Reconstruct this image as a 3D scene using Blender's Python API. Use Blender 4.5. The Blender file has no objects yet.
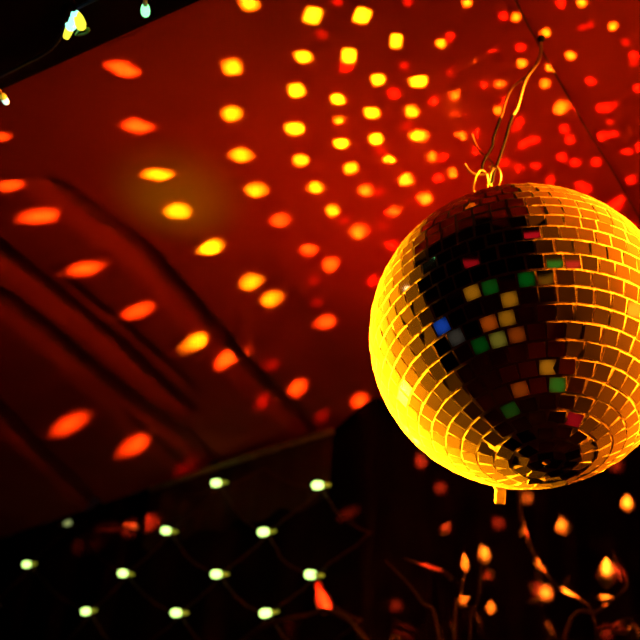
import bpy, bmesh, math, random
import numpy as np
from mathutils import Vector, Matrix, Quaternion
from mathutils.noise import noise as pnoise

rnd = random.Random(7)
sc = bpy.context.scene
col = sc.collection
R_ = math.radians

# ------------------------------------------------------------------ camera
F = 889.0                      # focal length in pixels of a 640 px frame
CAM = Vector((0, 0, 1.6))
PITCH, ROLL = R_(30), R_(5)
rot = Matrix.Rotation(R_(90) + PITCH, 4, 'X') @ Matrix.Rotation(ROLL, 4, 'Z')
RM = rot.to_3x3()
cd = bpy.data.cameras.new('camera')
cam = bpy.data.objects.new('camera', cd)
col.objects.link(cam)
cam.matrix_world = Matrix.Translation(CAM) @ rot
cd.sensor_width = 36
cd.lens = 36 * F / 640
cd.clip_start = 0.05
cd.dof.use_dof = True
cd.dof.focus_distance = 0.80
cd.dof.aperture_fstop = 6.3
sc.camera = cam

def ray(px, py):
    return RM @ Vector(((px - 320) / F, -(py - 320) / F, -1))
def at(px, py, depth):
    return CAM + ray(px, py) * depth
def camvec(x, y, z):
    return (RM @ Vector((x, y, z))).normalized()

HC = 2.45                       # height of the fabric ceiling
def on_ceiling(px, py, drop=0.0):
    d = ray(px, py)
    return CAM + d * ((HC - drop - CAM.z) / d.z)

# ------------------------------------------------------------------ materials
def mat(name, color=(0.8, 0.8, 0.8), rough=0.6, metal=0.0, emit=None, strength=0, noise_amt=0.0, noise_scale=20, spec=0.5, bump=0.0):
    m = bpy.data.materials.new(name)
    m.use_nodes = True
    nt = m.node_tree
    b = nt.nodes['Principled BSDF']
    b.inputs['Base Color'].default_value = (*color, 1)
    b.inputs['Roughness'].default_value = rough
    b.inputs['Metallic'].default_value = metal
    b.inputs['Specular IOR Level'].default_value = spec
    if emit:
        b.inputs['Emission Color'].default_value = (*emit, 1)
        b.inputs['Emission Strength'].default_value = strength
    if noise_amt or bump:
        tc = nt.nodes.new('ShaderNodeTexCoord')
        n = nt.nodes.new('ShaderNodeTexNoise')
        n.inputs['Scale'].default_value = noise_scale
        n.inputs['Detail'].default_value = 5
        nt.links.new(tc.outputs['Object'], n.inputs['Vector'])
    if noise_amt:
        rmp = nt.nodes.new('ShaderNodeValToRGB')
        rmp.color_ramp.elements[0].position = 0.3
        rmp.color_ramp.elements[1].position = 0.7
        rmp.color_ramp.elements[0].color = (*[c * (1 - noise_amt) for c in color], 1)
        rmp.color_ramp.elements[1].color = (*[min(1, c * (1 + noise_amt)) for c in color], 1)
        nt.links.new(n.outputs['Fac'], rmp.inputs['Fac'])
        nt.links.new(rmp.outputs['Color'], b.inputs['Base Color'])
    if bump:
        bp = nt.nodes.new('ShaderNodeBump')
        bp.inputs['Strength'].default_value = bump
        bp.inputs['Distance'].default_value = 0.01
        nt.links.new(n.outputs['Fac'], bp.inputs['Height'])
        nt.links.new(bp.outputs['Normal'], b.inputs['Normal'])
    if emit: m.cycles.emission_sampling = 'NONE' if strength > 0 else 'AUTO'
    return m

M = {}
M['ceiling'] = mat('ceiling_fabric', (0.50, 0.055, 0.025), 0.9, noise_amt=0.10, noise_scale=6, spec=0.1, bump=0.15)
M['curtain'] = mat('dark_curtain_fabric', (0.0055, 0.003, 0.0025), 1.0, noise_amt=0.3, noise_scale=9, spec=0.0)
M['wall'] = mat('side_wall_fabric', (0.30, 0.10, 0.06), 0.9, noise_amt=0.8, noise_scale=3, spec=0.1)
M['side'] = mat('dark_side_curtain', (0.02, 0.007, 0.005), 0.95, noise_amt=0.4, noise_scale=5, spec=0.0)
M['floor'] = mat('floor_boards', (0.28, 0.14, 0.07), 0.7, noise_amt=0.8, noise_scale=3)
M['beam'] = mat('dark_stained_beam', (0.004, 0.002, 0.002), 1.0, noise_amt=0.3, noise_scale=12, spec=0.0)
M['pipe'] = mat('dull_brass_pipe', (0.20, 0.13, 0.06), 0.6, noise_amt=0.3, noise_scale=30)
M['valance'] = mat('valance_fabric', (0.025, 0.008, 0.005), 0.9, noise_amt=0.2, noise_scale=8, spec=0.1)
M['seam'] = mat('seam_tape', (0.22, 0.06, 0.04), 0.9, spec=0.1)
M['core'] = mat('ball_core_plaster', (0.80, 0.78, 0.70), 0.85, noise_amt=0.12, noise_scale=120, bump=0.3)
M['ring'] = mat('brass_wire', (0.75, 0.50, 0.22), 0.35, 0.8)
M['copper'] = mat('copper_wire', (0.80, 0.48, 0.22), 0.5, 0.1)
M['black'] = mat('black_rubber', (0.008, 0.006, 0.005), 0.9, spec=.05)
M['cable'] = mat('dark_cable', (0.05, 0.015, 0.01), 0.8, spec=.1)
M['blue'] = mat('blue_cable', (0.008, 0.02, 0.12), 0.6, spec=.1)
M['socket'] = mat('pale_green_socket', (0.45, 0.40, 0.18), 0.4)
M['led'] = mat('lit_led', (0.9, 1, 0.8), 0.3, emit=(0.62, 1.0, 0.25), strength=3.0)
M['glow_socket'] = mat('glow_socket', (0.45, 0.40, 0.18), 0.4, emit=(.55, .6, .03), strength=.45)  # emission stands in for LED light shining through sockets and collar
M['led_dim'] = mat('dim_led', (0.6, 0.6, 0.4), 0.3, emit=(0.5, 0.6, 0.2), strength=0.5)
M['led_white'] = mat('lit_led_white', (0.9, 1, 0.9), 0.3, emit=(0.45, 0.8, 0.7), strength=1.6)
M['led_green'] = mat('lit_led_green', (0.5, 1, 0.6), 0.3, emit=(0.22, 1.0, 0.34), strength=2.4)
M['led_yellow'] = mat('lit_led_yellow', (1, 1, 0.4), 0.3, emit=(0.9, 0.85, 0.05), strength=1.3)
M['led_cyan'] = mat('lit_led_cyan', (0.6, 1, 1), 0.3, emit=(0.28, 1.0, 0.75), strength=2.2)
M['leaf'] = mat('dark_leaf', (0.022, 0.011, 0.005), 0.7, noise_amt=0.3, noise_scale=30, spec=.15)
M['stem'] = mat('dark_stem', (0.03, 0.012, 0.006), 0.8, noise_amt=0.3, noise_scale=30, spec=.08)
M['plastic'] = mat('red_plastic', (0.7, 0.16, 0.06), 0.4)
M['tab'] = mat('pale_tab', (0.85, 0.75, 0.45), 0.5)

def mirror_material():
    m = bpy.data.materials.new('dusty_mirror')
    m.use_nodes = True
    nt = m.node_tree
    nt.nodes.clear()
    out = nt.nodes.new('ShaderNodeOutputMaterial')
    g = nt.nodes.new('ShaderNodeBsdfGlossy')
    g.inputs['Color'].default_value = (0.86, 0.82, 0.78, 1)
    g.inputs['Roughness'].default_value = 0.035
    d = nt.nodes.new('ShaderNodeBsdfDiffuse')
    d.inputs['Color'].default_value = (0.62, 0.58, 0.5, 1)
    mx = nt.nodes.new('ShaderNodeMixShader')
    # dust and tarnish vary over the ball
    tc = nt.nodes.new('ShaderNodeTexCoord')
    n = nt.nodes.new('ShaderNodeTexNoise')
    n.inputs['Scale'].default_value = 28
    n.inputs['Detail'].default_value = 6
    mr = nt.nodes.new('ShaderNodeMapRange')
    mr.inputs['From Min'].default_value = 0.3
    mr.inputs['From Max'].default_value = 0.75
    mr.inputs['To Min'].default_value = 0.010
    mr.inputs['To Max'].default_value = 0.040
    nt.links.new(tc.outputs['Object'], n.inputs['Vector'])
    nt.links.new(n.outputs['Fac'], mr.inputs['Value'])
    lw = nt.nodes.new('ShaderNodeLayerWeight')      # dust shows more at a grazing angle
    lw.inputs['Blend'].default_value = 0.35
    m2 = nt.nodes.new('ShaderNodeMath'); m2.operation = 'MULTIPLY_ADD'
    m2.inputs[1].default_value = 0.65
    pw_ = nt.nodes.new('ShaderNodeMath'); pw_.operation = 'POWER'; pw_.inputs[1].default_value = 1.6
    nt.links.new(lw.outputs['Facing'], pw_.inputs[0])
    nt.links.new(pw_.outputs[0], m2.inputs[0])
    nt.links.new(mr.outputs['Result'], m2.inputs[2])
    nt.links.new(m2.outputs[0], mx.inputs['Fac'])
    nt.links.new(g.outputs[0], mx.inputs[1])
    nt.links.new(d.outputs[0], mx.inputs[2])
    nt.links.new(mx.outputs[0], out.inputs['Surface'])
    return m
M['mirror'] = mirror_material()

# ------------------------------------------------------------------ helpers
def obj(name, verts, faces, m, parent=None, smooth=False):
    me = bpy.data.meshes.new(name)
    me.from_pydata([tuple(v) for v in verts], [], faces)
    me.materials.append(m)
    if smooth:
        me.polygons.foreach_set('use_smooth', [True] * len(me.polygons))
    me.update()
    o = bpy.data.objects.new(name, me)
    col.objects.link(o)
    if parent:
        o.parent = parent
        o.matrix_parent_inverse = Matrix.Identity(4)
        o.location = (0, 0, 0)
        loc = parent.location
        me.transform(Matrix.Translation(-Vector(loc)))
        if parent.parent:
            me.transform(Matrix.Translation(-Vector(parent.parent.location)))
    return o
def tag(o, label=None, cat=None, group=None, kind=None):
    if label: o['label'] = label
    if cat: o['category'] = cat
    if group: o['group'] = group
    if kind: o['kind'] = kind
    return o
def thing(name, loc, label, cat, group=None):
    o = bpy.data.objects.new(name, None)
    col.objects.link(o)
    o.empty_display_size = 0.05
    o.location = loc
    return tag(o, label, cat, group)

class MB:
    def __init__(s): s.v = []; s.f = []
    def add(s, v, f):
        k = len(s.v); s.v += v; s.f += [tuple(i + k for i in q) for q in f]
    def tube(s, pts, r, n=10, caps=True):
        pts = [Vector(p) for p in pts]
        rr = r if isinstance(r, (list, tuple)) else [r] * len(pts)
        v, f = [], []
        t0 = (pts[1] - pts[0]).normalized()
        up = Vector((0, 0, 1)) if abs(t0.z) < 0.9 else Vector((1, 0, 0))
        a = t0.cross(up).normalized()
        for i, p in enumerate(pts):
            t = (pts[min(i + 1, len(pts) - 1)] - pts[max(i - 1, 0)]).normalized()
            a = (a - t * a.dot(t)).normalized()
            b = t.cross(a)
            for k in range(n):
                w = 2 * math.pi * k / n
                v.append(p + (a * math.cos(w) + b * math.sin(w)) * rr[i])
        for i in range(len(pts) - 1):
            for k in range(n):
                f.append((i * n + k, i * n + (k + 1) % n, (i + 1) * n + (k + 1) % n, (i + 1) * n + k))
        if caps:
            f.append(tuple(range(n - 1, -1, -1)))
            f.append(tuple((len(pts) - 1) * n + k for k in range(n)))
        s.add(v, f); return s
    def lathe(s, base, axis, prof, n=16):
        # prof: (distance along axis, radius)
        axis = Vector(axis).normalized()
        return s.tube([Vector(base) + axis * h for h, _ in prof], [max(r, 1e-5) for _, r in prof], n)
    def box(s, c, ax, ay, az):
        c, ax, ay, az = map(Vector, (c, ax, ay, az))
        v = [c + ax * i + ay * j + az * k for k in (-1, 1) for j in (-1, 1) for i in (-1, 1)]
        s.add(v, [(0, 2, 3, 1), (4, 5, 7, 6), (0, 1, 5, 4), (2, 6, 7, 3), (0, 4, 6, 2), (1, 3, 7, 5)]); return s
    def build(s, name, m, parent=None, smooth=True):
        return obj(name, s.v, s.f, m, parent, smooth)

def smooth_path(pts, sub=6):
    pts = [Vector(p) for p in pts]
    out = []
    for i in range(len(pts) - 1):
        p0 = pts[max(i - 1, 0)]; p1 = pts[i]; p2 = pts[i + 1]; p3 = pts[min(i + 2, len(pts) - 1)]
        for k in range(sub):
            t = k / sub
            out.append(0.5 * ((2 * p1) + (p2 - p0) * t + (2 * p0 - 5 * p1 + 4 * p2 - p3) * t * t + (3 * p1 - p0 - 3 * p2 + p3) * t ** 3))
    out.append(pts[-1])
    return out

# ------------------------------------------------------------------ room shell
XW, YB = 3.3, -2.6
far_px = [(-420, 640), (-200, 605), (0, 537), (120, 497), (230, 459), (333, 428), (372, 398), (430, 402), (520, 412), (640, 428), (850, 455), (1100, 480)]
far_pts = [on_ceiling(*p) for p in far_px]
far = [(-XW, far_pts[0].y + 0.05)] + [(p.x, p.y) for p in far_pts if -XW < p.x < XW] + [(XW, far_pts[-1].y)]
far.sort()
def far_y(x):
    for (x0, y0), (x1, y1) in zip(far, far[1:]):
        if x0 <= x <= x1:
            return y0 + (y1 - y0) * (x - x0) / max(1e-6, x1 - x0)
    return far[-1][1]
def on_curtain(px, py, gap=0.0):
    d = ray(px, py)
    lo, hi = 0.2, 8.0
    for _ in range(50):
        m_ = (lo + hi) / 2
        p = CAM + d * m_
        if p.y > far_y(max(-XW, min(XW, p.x))) - gap: hi = m_
        else: lo = m_
    return CAM + d * lo

# pleats of the ceiling fabric: photo line -> line on the ceiling, (depth, width)
pleats_px = [
    ([(-60, 245), (0, 286), (34, 313), (86, 355), (137, 392), (179, 420), (225, 462)], 0.075, 0.020),
    ([(-60, 192), (0, 239), (62, 292), (117, 335), (165, 376), (195, 402)], 0.060, 0.018),
    ([(40, 160), (86, 200), (137, 238), (172, 275), (220, 327), (260, 372), (300, 410), (315, 428)], 0.065, 0.018),
    ([(-60, 350), (0, 402), (40, 440), (80, 480), (120, 515)], 0.050, 0.022),
    ([(60, 345), (100, 378), (150, 425), (200, 470)], 0.014, 0.018),
    ([(30, 240), (90, 290), (140, 330), (165, 350), (200, 385)], 0.014, 0.016),
    ([(230, 215), (290, 300), (330, 360), (365, 410)], 0.010, 0.04),
]
seam_px = [(500, -45), (520, 0), (541, 40), (585, 122), (612, 166), (640, 215), (700, 320)]
pl = []
for pp, dep, wid in pleats_px:
    pl.append((np.array([on_ceiling(p[0] - 2, p[1] + 11)[:2] for p in pp]), dep, wid))
sm = np.array([on_ceiling(*p)[:2] for p in seam_px])
def seg_dist(P, line):
    """signed distance to polyline + parameter 0..1"""
    best = np.full(len(P), 1e9); sgn = np.zeros(len(P)); par = np.zeros(len(P))
    n = len(line) - 1
    for i in range(n):
        a, b = line[i], line[i + 1]
        ab = b - a
        t = np.clip(((P - a) @ ab) / (ab @ ab), 0, 1)
        q = a + t[:, None] * ab
        d = np.hypot(*(P - q).T)
        m_ = d < best
        s_ = np.sign((P - a)[:, 0] * ab[1] - (P - a)[:, 1] * ab[0])
        best = np.where(m_, d, best); sgn = np.where(m_, s_, sgn); par = np.where(m_, (i + t) / n, par)
    return best, sgn, par
def ceiling_drop(P):
    P = np.atleast_2d(P)
    z = np.zeros(len(P))
    for line, dep, wid in pl:
        d, s, t = seg_dist(P, line)
        w = np.where(s > 0, wid, wid * 1.5)
        env = np.clip(t * 6, 0, 1) * np.clip((1 - t) * 6, 0, 1)
        z -= dep * env * np.exp(-(d / w) ** 2)
    d, s, t = seg_dist(P, sm)
    z += 0.006 * np.exp(-(d / 0.012) ** 2) + 0.010 * np.where(s > 0, np.exp(-d / 0.12), 0) * 0
    x, y = P[:, 0], P[:, 1]
    z += 0.006 * np.sin(3.1 * x + 1.7 * y + 1.2 * np.sin(2 * y)) + 0.003 * np.sin(9 * x + 6.5 * y + 1.5 * np.sin(4 * x))
    return z
NX, NY = 620, 520
xs = np.linspace(-XW, XW, NX)
ts = np.linspace(0, 1, NY) ** 0.75
fy = np.array([far_y(x) for x in xs])
X = np.repeat(xs[None, :], NY, 0)
Y = YB + (fy[None, :] - YB) * ts[:, None]
P2 = np.stack([X.ravel(), Y.ravel()], 1)
Z = HC - ceiling_drop(P2)
me = bpy.data.meshes.new('ceiling')
V = np.concatenate([P2, Z[:, None]], 1)
idx = np.arange(NX * NY).reshape(NY, NX)
Fq = np.stack([idx[:-1, :-1], idx[1:, :-1], idx[1:, 1:], idx[:-1, 1:]], -1).reshape(-1, 4)
me.vertices.add(len(V)); me.vertices.foreach_set('co', V.ravel())
me.loops.add(Fq.size); me.loops.foreach_set('vertex_index', Fq.ravel())
me.polygons.add(len(Fq)); me.polygons.foreach_set('loop_start', np.arange(0, Fq.size, 4))
me.polygons.foreach_set('use_smooth', [True] * len(Fq))
me.update(calc_edges=True); me.validate()
me.materials.append(M['ceiling'])
ceil = bpy.data.objects.new('ceiling', me)
col.objects.link(ceil)
tag(ceil, 'red lit draped fabric ceiling with long dark pleats and light spots', kind='structure')

# seam tape of the ceiling
b = MB(); b.tube([(p[0], p[1], HC - 0.009 - ceiling_drop(p)[0]) for p in [Vector(on_ceiling(*q))[:2] for q in seam_px]], 0.0016, 8)
tag(b.build('trim_3', M['seam']), 'thin dark seam cord running down the ceiling on the right', kind='structure')

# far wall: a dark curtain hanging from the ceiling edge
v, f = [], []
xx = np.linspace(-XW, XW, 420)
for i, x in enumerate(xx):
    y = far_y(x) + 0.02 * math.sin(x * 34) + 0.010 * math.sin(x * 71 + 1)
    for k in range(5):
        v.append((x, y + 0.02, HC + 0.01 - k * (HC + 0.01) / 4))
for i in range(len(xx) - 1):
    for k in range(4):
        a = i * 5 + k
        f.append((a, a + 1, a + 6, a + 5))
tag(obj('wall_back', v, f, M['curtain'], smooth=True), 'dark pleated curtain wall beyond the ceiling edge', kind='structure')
def slab(name, c, h, m, label):
    b = MB(); b.box(c, (h[0], 0, 0), (0, h[1], 0), (0, 0, h[2]))
    return tag(b.build(name, m, smooth=False), label, kind='structure')
YM = max(y for _, y in far) + 0.1
slab('floor', (0, (YB + YM) / 2, -0.05), (XW, (YM - YB) / 2, 0.05), M['floor'], 'dark brown floor')
slab('wall_left', (-XW - 0.05, (YB + YM) / 2, HC / 2), (0.05, (YM - YB) / 2, HC / 2), M['side'], 'dark red side wall on the left')
slab('wall_right', (XW + 0.05, (YB + YM) / 2, HC / 2), (0.05, (YM - YB) / 2, HC / 2), M['side'], 'dark red side wall on the right')
slab('wall_front', (0, YB - 0.05, HC / 2), (XW, 0.05, HC / 2), M['wall'], 'dark red wall behind the viewer')

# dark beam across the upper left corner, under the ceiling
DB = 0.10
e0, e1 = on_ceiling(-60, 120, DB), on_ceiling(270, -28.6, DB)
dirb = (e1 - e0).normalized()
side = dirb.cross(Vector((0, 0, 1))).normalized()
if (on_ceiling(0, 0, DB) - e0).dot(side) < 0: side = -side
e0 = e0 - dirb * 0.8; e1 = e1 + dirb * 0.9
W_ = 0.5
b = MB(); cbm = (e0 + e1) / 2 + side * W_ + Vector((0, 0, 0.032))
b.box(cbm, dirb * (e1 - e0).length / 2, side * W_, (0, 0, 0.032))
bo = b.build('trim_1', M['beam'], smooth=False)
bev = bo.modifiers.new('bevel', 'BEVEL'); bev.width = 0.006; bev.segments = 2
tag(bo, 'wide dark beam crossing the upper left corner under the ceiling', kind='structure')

# pale edge pipe and hanging valance at the far edge of the ceiling
p0, p1 = on_ceiling(150, 492, 0.02), on_ceiling(333, 429, 0.02)
p0 = p0 - Vector((0, 0.06, 0)); p1 = p1 - Vector((0, 0.06, 0))
g0, g1 = at(150, 490, (p0 - CAM).dot(ray(320, 320))), at(332, 431, (p1 - CAM).dot(ray(320, 320)))
g2 = g1 - Vector((0, 0, 0.0))
b = MB(); b.tube(smooth_path([g0, g0.lerp(g1, 0.5) + Vector((0, 0, 0.006)), g1]), 0.0095, 12)
tag(b.build('trim_2', M['pipe']), 'dull brown pipe along the far lower edge of the ceiling', kind='structure')
v, f = [], []
n = 60
for i in range(n + 1):
    p = g0.lerp(g1, i / n)
    wob = 0.008 * math.sin(i * 0.9)
    v += [p + Vector((0, wob * 0.3, -0.006)), p + Vector((0, wob + 0.012, -0.10)), p + Vector((0, wob + 0.02, -0.16 - 0.01 * math.sin(i * .5)))]
for i in range(n):
    for k in range(2):
        a = i * 3 + k
        f.append((a, a + 1, a + 4, a + 3))
vo = obj('trim_4', v, f, M['valance'], smooth=True)
sm_ = vo.modifiers.new('thickness', 'SOLIDIFY'); sm_.thickness = 0.003
tag(vo, 'dark red valance cloth hanging below the brown edge pipe', kind='structure')

# ------------------------------------------------------------------ mirror ball
RB = 0.15
BC = at(520.8, 336, 0.891)
# lower pole seen at this place on the ball
def hit_ball(px, py, r=RB):
    d = ray(px, py).normalized()
    oc = CAM - BC
    bq = oc.dot(d); cq = oc.dot(oc) - r * r
    disc = bq * bq - cq
    if disc < 0: return None
    return CAM + d * (-bq - math.sqrt(disc))
pole = (hit_ball(546, 461) - BC).normalized()
axis = -pole                                  # towards the hanging eye
ax = axis.cross(Vector((0, 1, 0))).normalized()
ay = axis.cross(ax)
ball = thing('mirror_ball', BC + axis * RB, 'large mirror ball with square tiles lit yellow at its left and right rims', 'mirror ball')
# core
bm = bmesh.new()
bmesh.ops.create_uvsphere(bm, u_segments=128, v_segments=64, radius=RB + 0.0009)
bm.transform(Matrix.Translation(BC))
vv = [v_.co.copy() for v_ in bm.verts]; ff = [tuple(q.index for q in fc.verts) for fc in bm.faces]
bm.free()
obj('core', vv, ff, M['core'], ball, smooth=True)
# tiles
NR = 31
pitch = math.pi * RB / NR
tb = MB()
tiles = []
for i in range(NR):
    th = (i + 0.5) * math.pi / NR            # polar angle from the top
    n = max(3, round(2 * math.pi * RB * math.sin(th) / (pitch * 1.04)))
    near = min(i, NR - 1 - i)
    off = rnd.uniform(0, 2 * math.pi)
    pw = 2 * math.pi * RB * math.sin(th) / n
    lumpy = 1.0 if near > 3 else 2.6
    for k in range(n):
        ph = off + 2 * math.pi * (k + rnd.uniform(-.03, .03) * lumpy) / n
        t2 = th + rnd.gauss(0, 0.0018) * lumpy
        nrm = axis * math.cos(t2) + (ax * math.cos(ph) + ay * math.sin(ph)) * math.sin(t2)
        east = (ay * math.cos(ph) - ax * math.sin(ph))
        south = nrm.cross(east)
        # small misalignments of the glued tiles
        tw = rnd.gauss(0, 0.022) * lumpy
        east, south = east * math.cos(tw) + south * math.sin(tw), south * math.cos(tw) - east * math.sin(tw)
        a1, a2 = rnd.gauss(0, 0.024) * min(lumpy, 1.6), rnd.gauss(0, 0.024) * min(lumpy, 1.6)
        n2 = (nrm + east * a1 + south * a2).normalized()
        e2 = (east - n2 * east.dot(n2)).normalized()
        s2 = n2.cross(e2)
        hw = pw * 0.5 * (0.885 if near > 2 else 0.84) * rnd.uniform(.97, 1.02)
        hh = pitch * 0.5 * (0.875 if near > 2 else 0.85) * rnd.uniform(.97, 1.02)
        hw = min(hw, pitch * .5)
        c = BC + nrm * (RB + 0.0001)
        tiles.append((BC + nrm * (RB + 0.0012), n2))
        tb.box(c, e2 * hw, s2 * hh, n2 * 0.0011)
mt = tb.build('mirror_tiles', M['mirror'], ball, smooth=False)
mt.data.materials.append(mat('ground_glass_edge', (.75, .7, .6), .6))
mt.data.polygons.foreach_set('material_index', [0 if k % 6 < 2 else 1 for k in range(len(mt.data.polygons))])
# top cap with eye, and the small pin of the lower pole
TOP = BC + axis * RB
b = MB(); b.lathe(TOP - axis * 0.001, axis, [(0, 0.016), (0.003, 0.016), (0.0045, 0.013), (0.007, 0.006), (0.010, 0.005)], 24)
b.build('cap', M['ring'], ball)
b = MB(); b.lathe(BC - axis * (RB - 0.001), -axis, [(0, 0.0045), (0.002, 0.0045), (0.003, 0.003), (0.0034, 0.001)], 16)
b.build('pole_pin', M['ring'], ball)
def ring(center, nrm, r, tube_r, a0=0, a1=2 * math.pi, n=28, sx=1.0, ref=None):
    nrm = Vector(nrm).normalized()
    u = (Vector(ref) - nrm * Vector(ref).dot(nrm)).normalized() if ref else nrm.orthogonal().normalized()
    w = nrm.cross(u)
    pts = [center + (u * math.cos(a0 + (a1 - a0) * k / n)) * r + w * math.sin(a0 + (a1 - a0) * k / n) * r * sx for k in range(n + 1)]
    return MB().tube(pts, tube_r, 8)
# wire loops at the top: placed where the photo shows them, at the depth of the eye
DT = (TOP - CAM).dot(ray(320, 320).normalized()) / ray(320, 320).length
def w(px, py, dz=0.0): return at(px, py, DT + dz)
b = MB().tube(smooth_path([w(474, 193, .004), w(473.5, 186), w(476, 177, -.003), w(480, 170.5, -.005), w(485, 172, -.003), w(488, 180), w(487, 190, .004)]), 0.0010, 8)
b.build('eye_loop', M['ring'], ball)
b = MB().tube(smooth_path([w(493, 190, .004), w(490, 182, .004), w(491, 173, .002), w(496, 167), w(500, 172, -.003), w(500.5, 180, -.003), w(497, 188, .002)]), 0.0011, 8)
b.build('eye_loop', M['ring'], ball)
# bright tab behind the underside
tb_c = at(500.5, 490, 0.93)
b = MB()
uu, rr_, nn = camvec(0.05, 1, 0.1), camvec(1, 0, 0.2), camvec(0, -0.1, 1)
b.box(tb_c, rr_ * 0.0050, uu * 0.014, nn * 0.004)
b.box(tb_c + uu * 0.008 + rr_ * 0.003, rr_ * 0.010, uu * 0.0065, nn * 0.0045)
tabo = b.build('tab', M['tab'], ball, smooth=False)
bv = tabo.modifiers.new('bevel', 'BEVEL'); bv.width = 0.0008; bv.segments = 2
tag(tabo, 'bright yellow tab under the ball')

# ------------------------------------------------------------------ hanging wire
att = on_ceiling(541, 41, 0.012)
DA = (att - CAM).dot(RM @ Vector((0, 0, -1)))
hw_ = thing('hanging_wire', att, 'twisted pair of copper and black wires holding the mirror ball from the ceiling', 'wire')
def wp(px, py):
    t = (185 - py) / (185 - 41)
    return at(px, py, DT + (DA - DT) * max(-.05, min(1, t)))
b = MB().tube(smooth_path([wp(541, 41), wp(540, 52), wp(537, 62), wp(531, 72), wp(523, 79), wp(514, 86), wp(508, 96), wp(504.5, 106), wp(502.5, 114), wp(500.5, 119)]), 0.0014, 8)
b.build('copper_strand', M['copper'], hw_)
b = MB().tube(smooth_path([wp(541, 41), wp(541, 50), wp(539, 60), wp(533, 69), wp(527, 77), wp(523, 87), wp(520, 98), wp(516.5, 109), wp(513, 115)]), 0.0018, 8)
b.build('copper_strand', M['copper'], hw_)
b = MB().tube(smooth_path([wp(500.5, 118), wp(497, 128), wp(493.5, 137), wp(492, 147), wp(486, 157), wp(482.5, 165), wp(482, 172)]), 0.0017, 8)
tag(b.build('sleeve', M['black'], hw_), 'black lower part of the left strand')
b = MB().tube(smooth_path([wp(514, 113), wp(509.5, 124), wp(506, 137), wp(502, 150), wp(498, 162), wp(494, 172), wp(492, 183)]), 0.0017, 8)
tag(b.build('sleeve', M['black'], hw_), 'black lower part of the right strand')
b = MB().tube(smooth_path([wp(472, 134), wp(475, 143), wp(479, 150), wp(485, 156), wp(490, 160), wp(493, 165), wp(491, 170)]), 0.0010, 8)
b.build('wire_end', M['copper'], hw_)
b = MB().tube(smooth_path([wp(465, 164), wp(468, 169), wp(473, 173.5), wp(480, 174.5), wp(488, 173.5), wp(493.5, 170), wp(493, 166.5), wp(488.5, 167)]), 0.0012, 8)
b.build('wire_hook', M['copper'], hw_)
b = MB(); b.lathe(att + Vector((0, 0, 0.014)), (0, 0, -1), [(0, 0.005), (0.010, 0.005), (0.013, 0.003), (0.016, 0.0022)], 14)
b.build('ceiling_eye', M['black'], hw_)

# ------------------------------------------------------------------ net light at the lower left
def led(parent, pos, dirv, length, rad, m, name='led_bulb', sock=True, sock_m=None):
    d = Vector(dirv).normalized()
    b = MB()
    prof = [(-0.5, .0), (-0.46, .5), (-0.36, .8), (-0.2, .97), (0, 1), (.25, .92), (.5, .72)]
    b.lathe(pos, -d, [(h * length, r * rad) for h, r in [(-.5, .02), (-.47, .42), (-.38, .75), (-.22, .95), (0, 1), (.25, .93), (.5, .72)]], 16)
    o = b.build(name, m, parent)
    if sock:
        s_ = MB()
        s_.lathe(pos - d * length * .5, -d, [(0, rad * .74), (length * .10, rad * .78), (length * .12, rad * .6), (length * .55, rad * .42), (length * .8, rad * .2)], 12)
        s_.build('socket', sock_m or M['socket'], o)
    return o
net_px = [(27, 565), (123, 574), (86, 612), (166, 531.5), (216, 484), (317, 486.5), (263, 533), (216, 575), (310, 575.5), (176, 613.5), (265, 614)]
dim_px = [(68, 523), (135, 526.5), (-8, 604)]
def npos(p): return on_curtain(p[0], p[1], 0.11)
net = thing('net_light', npos((216, 484)), 'diamond net of small glowing greenish white bulbs on the dark curtain below the ceiling', 'string lights')
wires = [((216, 484), (166, 531.5)), ((216, 484), (263, 533)), ((317, 486.5), (263, 533)), ((166, 531.5), (123, 574)), ((166, 531.5), (216, 575)),
         ((263, 533), (216, 575)), ((263, 533), (310, 575.5)), ((123, 574), (86, 612)), ((123, 574), (176, 613.5)), ((216, 575), (176, 613.5)),
         ((216, 575), (265, 614)), ((310, 575.5), (265, 614)), ((68, 523), (27, 565)), ((27, 565), (86, 612)), ((68, 523), (135, 526.5)), ((68, 523), (123, 574)),
         ((135, 526.5), (166, 531.5)), ((27, 565), (-8, 604)), ((317, 486.5), (365, 530)), ((365, 530), (310, 575.5)), ((86, 612), (60, 650)), ((86, 612), (130, 655)),
         ((176, 613.5), (130, 655)), ((176, 613.5), (220, 655)), ((265, 614), (220, 655)), ((265, 614), (310, 655)), ((310, 575.5), (355, 618)), ((355, 618), (310, 655)), ((216, 484), (262, 466)), ((317, 486.5), (262, 466)), ((216, 484), (180, 492))]
b = MB()
for p, q in wires:
    a, c = npos(p), npos(q)
    back = Vector((0, 0.012, 0))
    mid = a.lerp(c, .5) + Vector((rnd.uniform(-.006, .006), 0.012, -.012))
    pts = smooth_path([a + back + Vector((.012, 0, 0)), a.lerp(c, .25) + back + Vector((0.006, 0, -.008)), mid, a.lerp(c, .75) + back + Vector((0, 0, -.008)), c + back + Vector((.006, 0, 0))], 5)
    b.tube(pts, 0.0022, 6)
    off_ = Vector((0.004, 0, 0.003))
    tw = [pt + Vector((math.cos(k * 1.3), 0, math.sin(k * 1.3))) * 0.0032 for k, pt in enumerate(pts)]
    b.tube(tw, 0.0013, 5)
b.build('net_cord', M['cable'], net)
RX = RM @ Vector((1, 0, 0))
for i, p in enumerate(net_px):
    tip = (-RX + Vector((0, 0, rnd.uniform(-.25, .05))) + Vector((0, -0.25, 0)))
    led(net, npos(p) + Vector((0, -0.008, 0)), tip, 0.024, 0.0092, M['led'], sock_m=M['glow_socket'])
o = led(net, npos(dim_px[0]), (1, -.2, .35), 0.022, 0.008, M['led_dim']); tag(o, 'dimmer bulb')
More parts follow.
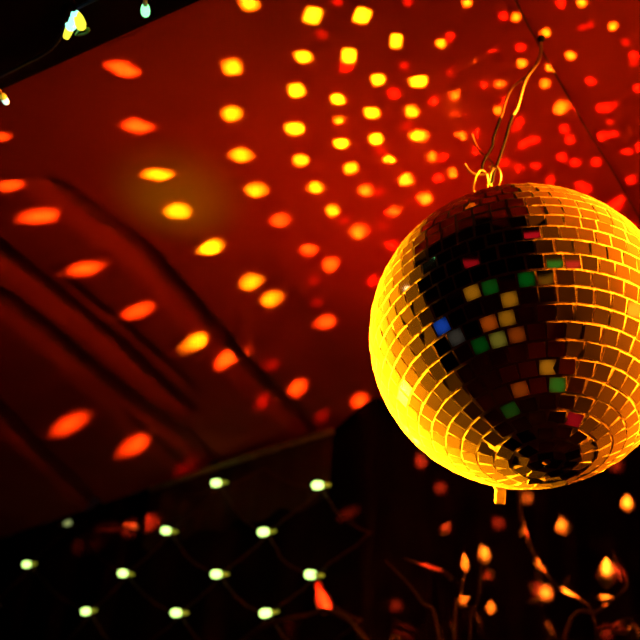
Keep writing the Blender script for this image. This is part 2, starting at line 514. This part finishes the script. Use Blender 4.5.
o = led(net, npos(dim_px[1]), (1, -.2, -.15), 0.026, 0.008, M['tab']); tag(o, 'unlit bulb glowing orange from a light spot')
o = led(net, npos(dim_px[2]), (-1, -.2, .1), 0.022, 0.008, M['led_dim']); tag(o, 'dimmer bulb')

# orange lit plastic plug hanging under the lower right bulb of the net
pk0, pk1 = on_curtain(317, 581, .18), on_curtain(327, 612, .18)
dv = (pk1 - pk0)
L_ = dv.length
b = MB(); b.lathe(pk0, dv, [(0, .003), (L_ * .08, .007), (L_ * .2, .0085), (L_ * .3, .007), (L_ * .42, .0105), (L_ * .6, .0155), (L_ * .8, .016), (L_ * .95, .0125), (L_, .007)], 14)
plug = tag(b.build('plug', M['plastic'], net), 'orange red plastic plug hanging below a bulb')
b = MB(); b.tube(smooth_path([pk0 + Vector((0, 0, .001)), pk0 + Vector((-.004, 0.02, .018)), npos((313, 575))]), .002, 6)
b.build('lead', M['cable'], plug)

# ------------------------------------------------------------------ string light on the beam, upper left
def ob(px, py, drop=0.012): return on_ceiling(px, py, DB + drop)
st = thing('string_light', ob(72, 20), 'string of three glowing bulbs on blue cable along the dark beam, upper left', 'string lights')
b = MB().tube(smooth_path([ob(-40, 96), ob(0, 76), ob(24, 64), ob(48, 51), ob(62, 34), ob(70, 14), ob(85, 4), ob(110, -6), ob(145, -12), ob(180, -40)]), 0.0022, 8)
b.build('cable', M['blue'], st)
# bulb by the left border, pointing down right
q0, q1 = ob(-2, 88, .03), ob(7, 103.5, .03)
o = led(st, q0.lerp(q1, .78), (q1 - q0), .013, .0038, M['led_white'], sock=False)
b = MB()
for s_ in (-1, 1):
    oo = side * 0.0016 * s_
    b.tube(smooth_path([ob(-8, 78, .012) + oo, q0 + oo, q0.lerp(q1, .45) + oo]), .0009, 6)
b.build('lead', M['ring'], o)
b = MB(); b.lathe(q0.lerp(q1, .45), q1 - q0, [(0, .0032), (.003, .0042), (.005, .0038)], 12); b.build('collar', M['glow_socket'], o)
# twin bulb
c0, c1 = ob(75.5, 14, .035), ob(67, 35, .035)
o = led(st, c0.lerp(c1, .35), (c1 - c0), .026, .0062, M['led_cyan'], sock=False)
b = MB(); b.lathe(c0.lerp(c1, .62), (c1 - c0), [(0, .0045), (.010, .004), (.016, .0034), (.017, .002)], 12)
tag(b.build('lens', M['led_yellow'], o), 'yellow tip')
b = MB(); b.lathe(ob(72, 6, .03), (c1 - c0), [(0, .004), (.006, .009), (.014, .010), (.018, .008)], 12)
b.build('socket', M['black'], o)
o2 = led(st, ob(79.5, 22, .036), ob(82, 27, .036) - ob(76, 12, .036), .020, .006, M['led_yellow'], sock=False)
# glossy clip beside the twin bulb
b = MB()
cc = ob(83, 32, .034)
b.tube(smooth_path([ob(76, 35, .034), ob(80, 30, .034), ob(86, 28.5, .034), ob(89, 30, .034), ob(85, 33.5, .034), ob(78, 35, .034)]), .0016, 8)
b.build('clip', mat('green_clip', (.1, .35, .2), .2), st)
# bulb on the right with stem above
s0, s1 = ob(145, -6, .03), ob(145.5, 15, .03)
o = led(st, s0.lerp(s1, .80), (s1 - s0), .014, .0048, M['led_green'], sock=False)
b = MB(); b.tube([s0 - (s1 - s0) * .2, s0.lerp(s1, .52)], [.0012, .0026], 8)
b.build('socket', M['socket'], o)

# ------------------------------------------------------------------ dark plant at the lower right: arching stems, pointed leaves
def leaf_mb(b, base, tip, width, nrm, curl=0.15):
    base, tip = Vector(base), Vector(tip)
    d = tip - base; L = d.length; d.normalize()
    s_ = d.cross(nrm).normalized(); n_ = s_.cross(d)
    prof = [(0, .06), (.12, .5), (.28, .92), (.42, 1), (.6, .8), (.8, .42), (.93, .15), (1, .02)]
    v, f = [], []
    for t, w_ in prof:
        c = base + d * L * t + n_ * math.sin(t * math.pi) * L * curl
        v += [c - s_ * w_ * width / 2 + n_ * .08 * width, c, c + s_ * w_ * width / 2 + n_ * .08 * width]
    k = len(prof)
    v2 = [p - n_ * 0.0008 for p in v]
    nn_ = len(v)
    for i in range(k - 1):
        a = i * 3
        for j in (0, 1):
            f.append((a + j, a + j + 1, a + j + 4, a + j + 3))
            f.append((nn_ + a + j + 3, nn_ + a + j + 4, nn_ + a + j + 1, nn_ + a + j))
        f.append((a, a + 3, nn_ + a + 3, nn_ + a)); f.append((a + 2, nn_ + a + 2, nn_ + a + 5, a + 5))
    b.add(v + v2, f)
def oc(px, py, g): return on_curtain(px, py, g)
root_p = oc(500, 900, .4); root_p.z = 0.02
plant = thing('tall_plant', Vector((root_p.x, root_p.y, 0)), 'dark plant with arching stems and pointed leaves under the mirror ball', 'plant')
# pot standing on the floor
b = MB(); b.lathe(Vector((root_p.x, root_p.y, 0)), (0, 0, 1), [(0, .11), (.02, .12), (.26, .16), (.28, .17), (.30, .17), (.30, .15), (.27, .145)], 28)
b.build('pot', M['beam'], plant)
stems = [
    [(480, 760), (500, 660), (510, 560), (516, 500), (520, 480)],
    [(519, 478), (519, 500), (525, 530), (535, 556), (546, 573), (560, 587), (577, 597), (592, 612), (598, 660), (590, 760)],
    [(430, 760), (440, 660), (420, 600), (385, 560)],
    [(452, 580), (445, 573), (430, 567), (414, 562), (404, 558)],
    [(520, 760), (560, 660), (600, 610), (627, 585), (617, 562), (612, 550)],
    [(470, 760), (470, 660), (478, 600), (482, 560)],
    [(440, 700), (455, 640), (460, 600), (466, 570)],
    [(560, 760), (590, 680), (615, 626), (632, 618)],
    [(230, 660), (248, 637), (262, 627), (282, 620), (305, 615), (325, 611), (350, 622)],
    [(346, 612), (342, 622), (337, 634), (330, 660)],
]
base_g = .34
for si, s_ in enumerate(stems):
    if si in (0, 8, 9): continue
    pts = [oc(x, y, base_g + .03 * math.sin(si * 2.1)) for x, y in s_]
    if si in (0, 2, 4, 5, 6, 7): pts = [Vector((root_p.x + rnd.uniform(-.05, .05), root_p.y + rnd.uniform(-.05, .05), .27)), pts[0].lerp(root_p, .4) + Vector((0, 0, .2))] + pts[1:]
    sp = smooth_path(pts, 7)
    b = MB().tube(sp, [0.0045 - 0.003 * k / len(sp) for k in range(len(sp))], 7)
    st_o = b.build('stem', M['stem'], plant)
leaf_defs = [  # base px, tip px, width m
    ((486, 566), (481, 541), .026), ((466, 573), (464, 551), .016), ((494, 571), (479, 580), .02), ((458, 603), (471, 596), .016),
    ((456, 604), (470, 607), .010), ((490, 615), (492, 598), .02), ((534, 557), (542, 575), .014), ((536, 572), (544, 585), .012),
    ((556, 586), (578, 598), .009), ((530, 583), (534, 594), .010), ((526, 602), (542, 600), .010), ((606, 590), (607, 556), .034),
    ((594, 598), (616, 597), .010), ((629, 630), (607, 634), .012), ((626, 622), (610, 626), .012), ((622, 583), (613, 560), .007),
    ((520, 538), (526, 522), .012), ((440, 536), (452, 520), .02), ((566, 536), (560, 514), .03), ((628, 514), (627, 492), .026),
]
for (a, c, w_) in leaf_defs:
    b = MB()
    A = oc(*a, base_g + .03); B = oc(*c, base_g + .045)
    leaf_mb(b, A, B, w_, -(ray(*a).normalized()), .12)
    b.build('leaf', M['leaf'], plant)
# dark filler leaves on the stems
for k in range(0):
    px, py = rnd.uniform(395, 660), rnd.uniform(560, 760)
    A = oc(px, py, base_g - .05 + rnd.uniform(-.05, .03)); an = rnd.uniform(0, 6.28)
    if A.z < 0.35: continue
    B = A + Vector((math.cos(an) * .06, rnd.uniform(-.02, .02), math.sin(an) * .06))
    b = MB(); leaf_mb(b, A, B, rnd.uniform(.016, .03), Vector((rnd.uniform(-.4, .4), -1, rnd.uniform(-.4, .4))), .12)
    b.build('leaf', M['leaf'], plant)

# long dim stem arching to the left under the net bulbs
hp = [oc(x, y, .40) for x, y in stems[8]] + [oc(378, 660, .40), oc(410, 740, .40), Vector((root_p.x - .03, root_p.y - .02, .27))]
b = MB().tube(smooth_path(hp, 8), .0045, 8); b.build('stem', M['stem'], plant)

# ------------------------------------------------------------------ lights
def light(kind, name, loc, target, color, energy, **kw):
    l = bpy.data.lights.new(name, kind)
    l.color = color; l.energy = energy
    for k, v_ in kw.items(): setattr(l, k, v_)
    o = bpy.data.objects.new(name, l); col.objects.link(o)
    o.location = loc
    if target is not None:
        o.rotation_euler = (Vector(target) - Vector(loc)).to_track_quat('-Z', 'Y').to_euler()
    return o
gt, gn = min(tiles, key=lambda t: (t[0] - hit_ball(402, 387)).length)   # the tile that glints toward the viewer
vd = (gt - CAM).normalized()
L1 = (vd - 2 * vd.dot(gn) * gn).normalized()
L2 = camvec(0.95, 0.20, 0.14)
light('AREA', 'pin_spot', BC + L1 * 1.7, BC, (1, .27, .002), 44, shape='DISK', size=.16, spread=R_(8))
light('AREA', 'pin_spot', BC + L2 * 1.15, BC, (1, .17, .002), 11, shape='DISK', size=.10, spread=R_(18))
light('AREA', 'wire_fill_lamp', BC + Vector((1.1, -.1, .37)), BC + Vector((0.03, .03, .23)), (1, .24, .01), 5, shape='DISK', size=.06, spread=R_(13))  # added lamp, put in only to brighten the hanging wires

# red wash lamps under the ceiling
wl = at(430, 900, 1.1)
light('SPOT', 'red_wash_lamp', wl, on_ceiling(440, 215), (1, .006, .003), 7, spot_size=R_(50), spot_blend=1, shadow_soft_size=.05)
wl2 = on_ceiling(760, 330, .35)
light('SPOT', 'red_wash_lamp', wl2, on_ceiling(60, 330), (1, .025, .005), 5, spot_size=R_(85), spot_blend=1, shadow_soft_size=.04)
# added green spot imitating a soft green glow on the ceiling
light('SPOT', 'green_glow_spot', at(150, 760, 1.5), on_ceiling(178, 195), (.22, 1, .0), 24, spot_size=R_(11.5), spot_blend=1, shadow_soft_size=.04)

# added lamps imitating tile reflections: each leaves the ball's surface toward its own patch
from mathutils.bvhtree import BVHTree
bpy.context.view_layer.update()
bvs = []
for o in list(col.objects):
    if o.type != 'MESH': continue
    rt = o
    plugged = o.name == 'plug'
    while rt.parent: rt = rt.parent
    if not plugged and rt.name.startswith(('mirror_ball', 'hanging_wire', 'string_light', 'net_light', 'trim', 'party')): continue
    mw = o.matrix_world
    bvs.append(BVHTree.FromPolygons([mw @ v_.co for v_ in o.data.vertices], [tuple(p_.vertices) for p_ in o.data.polygons]))
def cast(px, py):
    d = ray(px, py).normalized(); best = None
    for t_ in bvs:
        loc, nr, ix, ds = t_.ray_cast(CAM, d)
        if loc is not None and (best is None or ds < best[1]): best = (loc, ds, nr)
    return best
COL = {'Y': ((.8, 1.2, .012), 2.1), 'y': ((1, 1, .01), 1.2), 'o': ((1, .6, .012), .85), 'r': ((1, .025, .006), .42), 'd': ((1, .03, .008), .075), 'e': ((1, .24, .012), .9)}
beams = """
248.8 3 y 24 17 -20;312.8 15.5 Y 19 22 -60;362 15.5 Y 18 21 -60;396 41 Y 15 17 0;348.8 55.7 Y 17 18 0;303 56.7 Y 19 13 -15;232 67 y 25 17 -15;378 79.8 Y;296 90.4 Y 20 15 -15;337.5 99.7 Y 17 13 -10;371.9 112.8 Y;339.6 120.3 y 15 8 0;
416.5 81.8 Y;412 111.7 y;231.6 114 y 25 15 -5;294 128 Y 20 14 -5;376 139 Y;341.6 143.3 Y 17 12 -5;416.5 135.8 y;241 155.4 y 25 15 -5;300.4 160 y 20 13 0;350.6 167.8 y;389 160.5 y 16 11 -15;406 180.5 y;
256 190 y 25 15 0;315 187.4 y 20 13 0;365 191 o;394 210.4 o;332.4 210.7 y;279.8 220 e 22 14 5;337.5 2 d;408 2 d;321 34 d;404 66 d;394 93.5 r;406 126 d;380.5 192.5 d;
418.6 201 r;346 67 r;381 151 d;358.8 231.6 o 19 14 5;308.6 248.8 e 21 14 5;330 264.3 e 21 14 5;392.5 245 r;373.6 280.8 r;211 247.4 Y 28 15 12;250.5 282.3 y 25 16 12;271.5 299 y 25 16 15;316.9 302.4 d;
325.5 322 e 25 16 15;226.8 358.8 e 30 17 32;196 342.7 y 32 17 27;271.5 365 d 14 20 60;297.3 388 e 26 17 40;262.6 402 d 28 12 50;359.8 401 e 21 17 35;322 416 d 24 8 45;344 220 d;385 227 d;314 281 d;
123 69 e 39 17 -17;137.5 126 e 36 16 -7;157.5 174.6 y 35 14 -4;179.5 211.3 Y 32 14 -3;10 185.6 e 32 12 3;39.5 216.5 e 48 17 4;-3 137 e 20 8 0;85 268.8 e 43 16 10;138 310.7 e 38 16 20;70 424 e 46 19 27;135 445 e 40 18 30;
467 2.7 o;503.5 16.5 r;516 17 o;561 4 r;581.6 2.7 o;440.6 43.7 y;450 37 r;471.6 59 o;492.9 48 r;520.4 47.4 r;545.8 32.7 o;582 27.5 d;590 25 d;613 26.5 o;
626 42 d;634 55.7 r;634 63 d;570.6 55.7 o;522 63.6 o;550 67 o;451 72 r;483 85 r;500 84 o;544.8 83.5 o;591 81 r;421.7 81 y;455 93.8 o;433.7 101 r;505 101 r;
498.4 110 o;562 107 o 18 13 5;573 104 r 10 8 0;604 108 r 20 12 8;615 104 d;453.7 117 o;463 113.4 r;518.7 121 r;516 128 r;475.7 133.4 r;460.6 136 o;423.4 136.8 o;
564.7 129 r;569.5 140 r;602 136 r 14 12 0;613 134 r 14 8 0;534.5 139.6 r;523 144.4 r;476.7 151 r;432 156.4 o;443 157 r;562 157 r;575.4 162.6 r;596.7 162 r;
627 151.5 r 15 7 0;640 147.5 r 8 11 0;504 162.6 r;519.7 167.8 r 10 11 0;536 166 r 13 9 0;452 173 o;439 178 r;631 179.8 r;550.6 180.5 r;580 186 r;587 189 r;426 198 e;
613 205 r;620.4 200 r;638 88 r;366.6 190 r;406 179.6 e;391 212 r;425.6 198.4 o;438.7 178.7 r;362 231 r;391.5 244 d;384 227 d;618 205 r;631 226 r;610 122 d;
184 468 d 8 12 0
"""
low = """
526.6 498 .2 12 12 0;627 503 1.3 14 17 0;561 526 .8 14 18 0;440.6 488 .1 12 9 0;446 527 .12 16 12 0;484.6 553 .9 16 20 0;465 563 .8 10 22 0;488 576 .1 12 10 0;542 565 .8 9 20 0;525 530 .12 7 14 0;546 592.6 .9 14 15 0;607 566 1.7 15 26 0;606 597.7 .7 14 8 0;
490.5 608 .7 14 14 0;464 600 .6 12 12 0;535 588 .1 6 10 0;616 465 .08 10 14 0;498 523 .08 5 5 0;569 592 1.1 22 14 -30;607 632 .06 16 8 0;617 625 .06 16 8 0;421 461 .1 14 18 0;430 567 .2 30 10 -15;618 572 .2 12 26 0;348 514 .07 14 12 0;396 605.6 .04 8 8 0;
322 598 .44 14 44 16;136 527 .1 10 7 -5;88 545 .012 15 15 0;106 530 .01 18 12 0
"""
def beam(x, y, w_, h_, ang, c_, gain, name='tile_beam_lamp'):
    hit = cast(x, y)
    if hit is None: return
    T, _, nr = hit
    if nr.dot(ray(x, y)) > 0: nr = -nr
    if abs(T.z - HC) > .1 and abs(T.y - far_y(T.x)) > .06: nr = -ray(x, y).normalized()
    d = (T - BC).normalized(); o_ = BC + d * (RB + .006); dist = (T - o_).length
    an = R_(ang); w_ *= .84; h_ *= .84
    def onpl(px, py):
        r_ = ray(px, py); return CAM + r_ * ((T - CAM).dot(nr) / r_.dot(nr))
    A = onpl(x + w_ / 2 * math.cos(an), y - w_ / 2 * math.sin(an)) - T
    B = onpl(x + h_ / 2 * math.sin(an), y + h_ / 2 * math.cos(an)) - T
    A -= d * A.dot(d); B -= d * B.dot(d)
    # main directions of the skewed patch
    Mx = np.outer(A, A) + np.outer(B, B)
    ev, evec = np.linalg.eigh(Mx)
    l1, l2 = 2 * math.sqrt(max(ev[2], 1e-9)), 2 * math.sqrt(max(ev[1], 1e-9))
    ux = Vector(evec[:, 2]).normalized()
    sp = 0.020 * dist
    s1, s2 = max(.005, l1 - sp * .9), max(.005, l2 - sp * .9)
    l = bpy.data.lights.new(name, 'AREA')
    l.color = c_; l.shape = 'RECTANGLE'; l.size = s1; l.size_y = s2; l.spread = R_(2.0)
    l.energy = gain * (s1 + sp) * (s2 + sp)
    o = bpy.data.objects.new(name, l); col.objects.link(o)
    zc = -d; xc = ux - d * ux.dot(d); xc.normalize(); yc = zc.cross(xc)
    m3 = Matrix((xc, yc, zc)).transposed()
    o.matrix_world = Matrix.Translation(o_) @ m3.to_4x4()
for item in beams.replace('\n', '').split(';'):
    q = item.split()
    if not q: continue
    x, y, k = float(q[0]), float(q[1]), q[2]
    wh = list(map(float, q[3:])) if len(q) > 3 else [12, 11, 0] if x > 430 else [16, 13, -5]
    c_, e_ = COL[k]
    if k == 'd': wh = [wh[0] * .9, wh[1] * .9, wh[2]]
    beam(x, y, *wh, c_, 42 * e_)
for item in low.replace('\n', '').split(';'):
    x, y, e_, w_, h_, a_ = map(float, item.split())
    cc_ = (1, .22, .012) if e_ > .45 or 520 < x < 530 else (1, .07, .015)
    hit = cast(x, y)
    on_wall = abs(hit[0].y - far_y(hit[0].x)) < .06
    beam(x, y, w_, h_, a_, cc_, (1700 if on_wall else (270 if x > 340 else 60)) * e_)

light('SPOT', 'warm_fill_lamp', (1.2, -0.6, 2.2), (0.3, -1.6, 0), (1, .06, .010), 16, spot_size=R_(100), spot_blend=1, shadow_soft_size=.05)  # added lamp lighting floor and rear wall for the tiles to reflect
# added coloured lamps behind the viewer, one placed for each tinted tile's reflection
tint = {'g': (.0, .34, .02), 'r': (1, .01, .02), 'a': (1, .36, .01), 'o': (1, .15, .005), 'b': (.02, .12, .9), 'w': (.3, .26, .2), 'v': (.35, .3, .03), 'k': (1, .6, .02)}
for px, py, k, e_ in [(549.4, 257, 'g', 1.2), (564.7, 256.6, 'r', 1.3), (579.6, 258, 'g', .8), (532, 271.5, 'g', .5), (482.5, 283, 'g', .4), (476, 300, 'a', .8), (495.6, 291.6, 'a', .4),
                      (504, 305.6, 'a', .8), (510, 320, 'a', .7), (495.6, 323, 'o', .8), (522.7, 332.7, 'o', .5), (484.7, 345, 'g', .3), (491, 341.5, 'v', 1), (548, 360, 'a', .9), (555, 374.7, 'g', .9),
                      (436.5, 332, 'b', 1), (435, 321, 'w', .3), (453, 343, 'w', .3), (540, 231, 'r', 1.2), (592, 225, 'r', .9), (600, 235, 'r', .9), (463, 263, 'r', .7),
                      (515, 397.5, 'o', .5), (565.6, 417, 'r', .7), (504, 415, 'g', .25), (545, 452, 'g', .4), (550, 283, 'a', .4), (633, 284, 'k', 2), (628, 302, 'k', 2), (637, 315, 'k', 2)]:
    h = hit_ball(px, py)
    tc_, nr = min(tiles, key=lambda t: (t[0] - h).length)
    vdir = (tc_ - CAM).normalized()
    rd = vdir - 2 * vdir.dot(nr) * nr
    tmax = 2.6
    for lim, comp in ((XW - .15, 0), ):
        if abs(rd.x) > 1e-3: tmax = min(tmax, (lim - abs(tc_.x)) / abs(rd.x))
    if rd.y < 0: tmax = min(tmax, (tc_.y - YB - .15) / -rd.y)
    if rd.z < 0: tmax = min(tmax, (tc_.z - .15) / -rd.z)
    if rd.z > 0: tmax = min(tmax, (HC - .1 - tc_.z) / rd.z)
    if rd.dot(RM @ Vector((0, 0, -1))) > -0.05: continue
    rad = 0.008 + .008 * tmax
    light('POINT', 'party_bulb', tc_ + rd * tmax, None, tint[k], e_ * .38 * 4 * 9.87 * rad * rad, shadow_soft_size=rad)

# ------------------------------------------------------------------ world and view
wd = bpy.data.worlds.new('night'); sc.world = wd
wd.use_nodes = True
wd.node_tree.nodes['Background'].inputs['Color'].default_value = (0.004, 0.001, 0.001, 1)
wd.node_tree.nodes['Background'].inputs['Strength'].default_value = 1
sc.view_settings.view_transform = 'Standard'
sc.view_settings.look = 'None'
sc.view_settings.exposure = 0
sc.view_settings.gamma = 1
sc.view_settings.use_curve_mapping = False
sc.cycles.max_bounces = 5
sc.cycles.caustics_reflective = False
sc.cycles.caustics_refractive = False
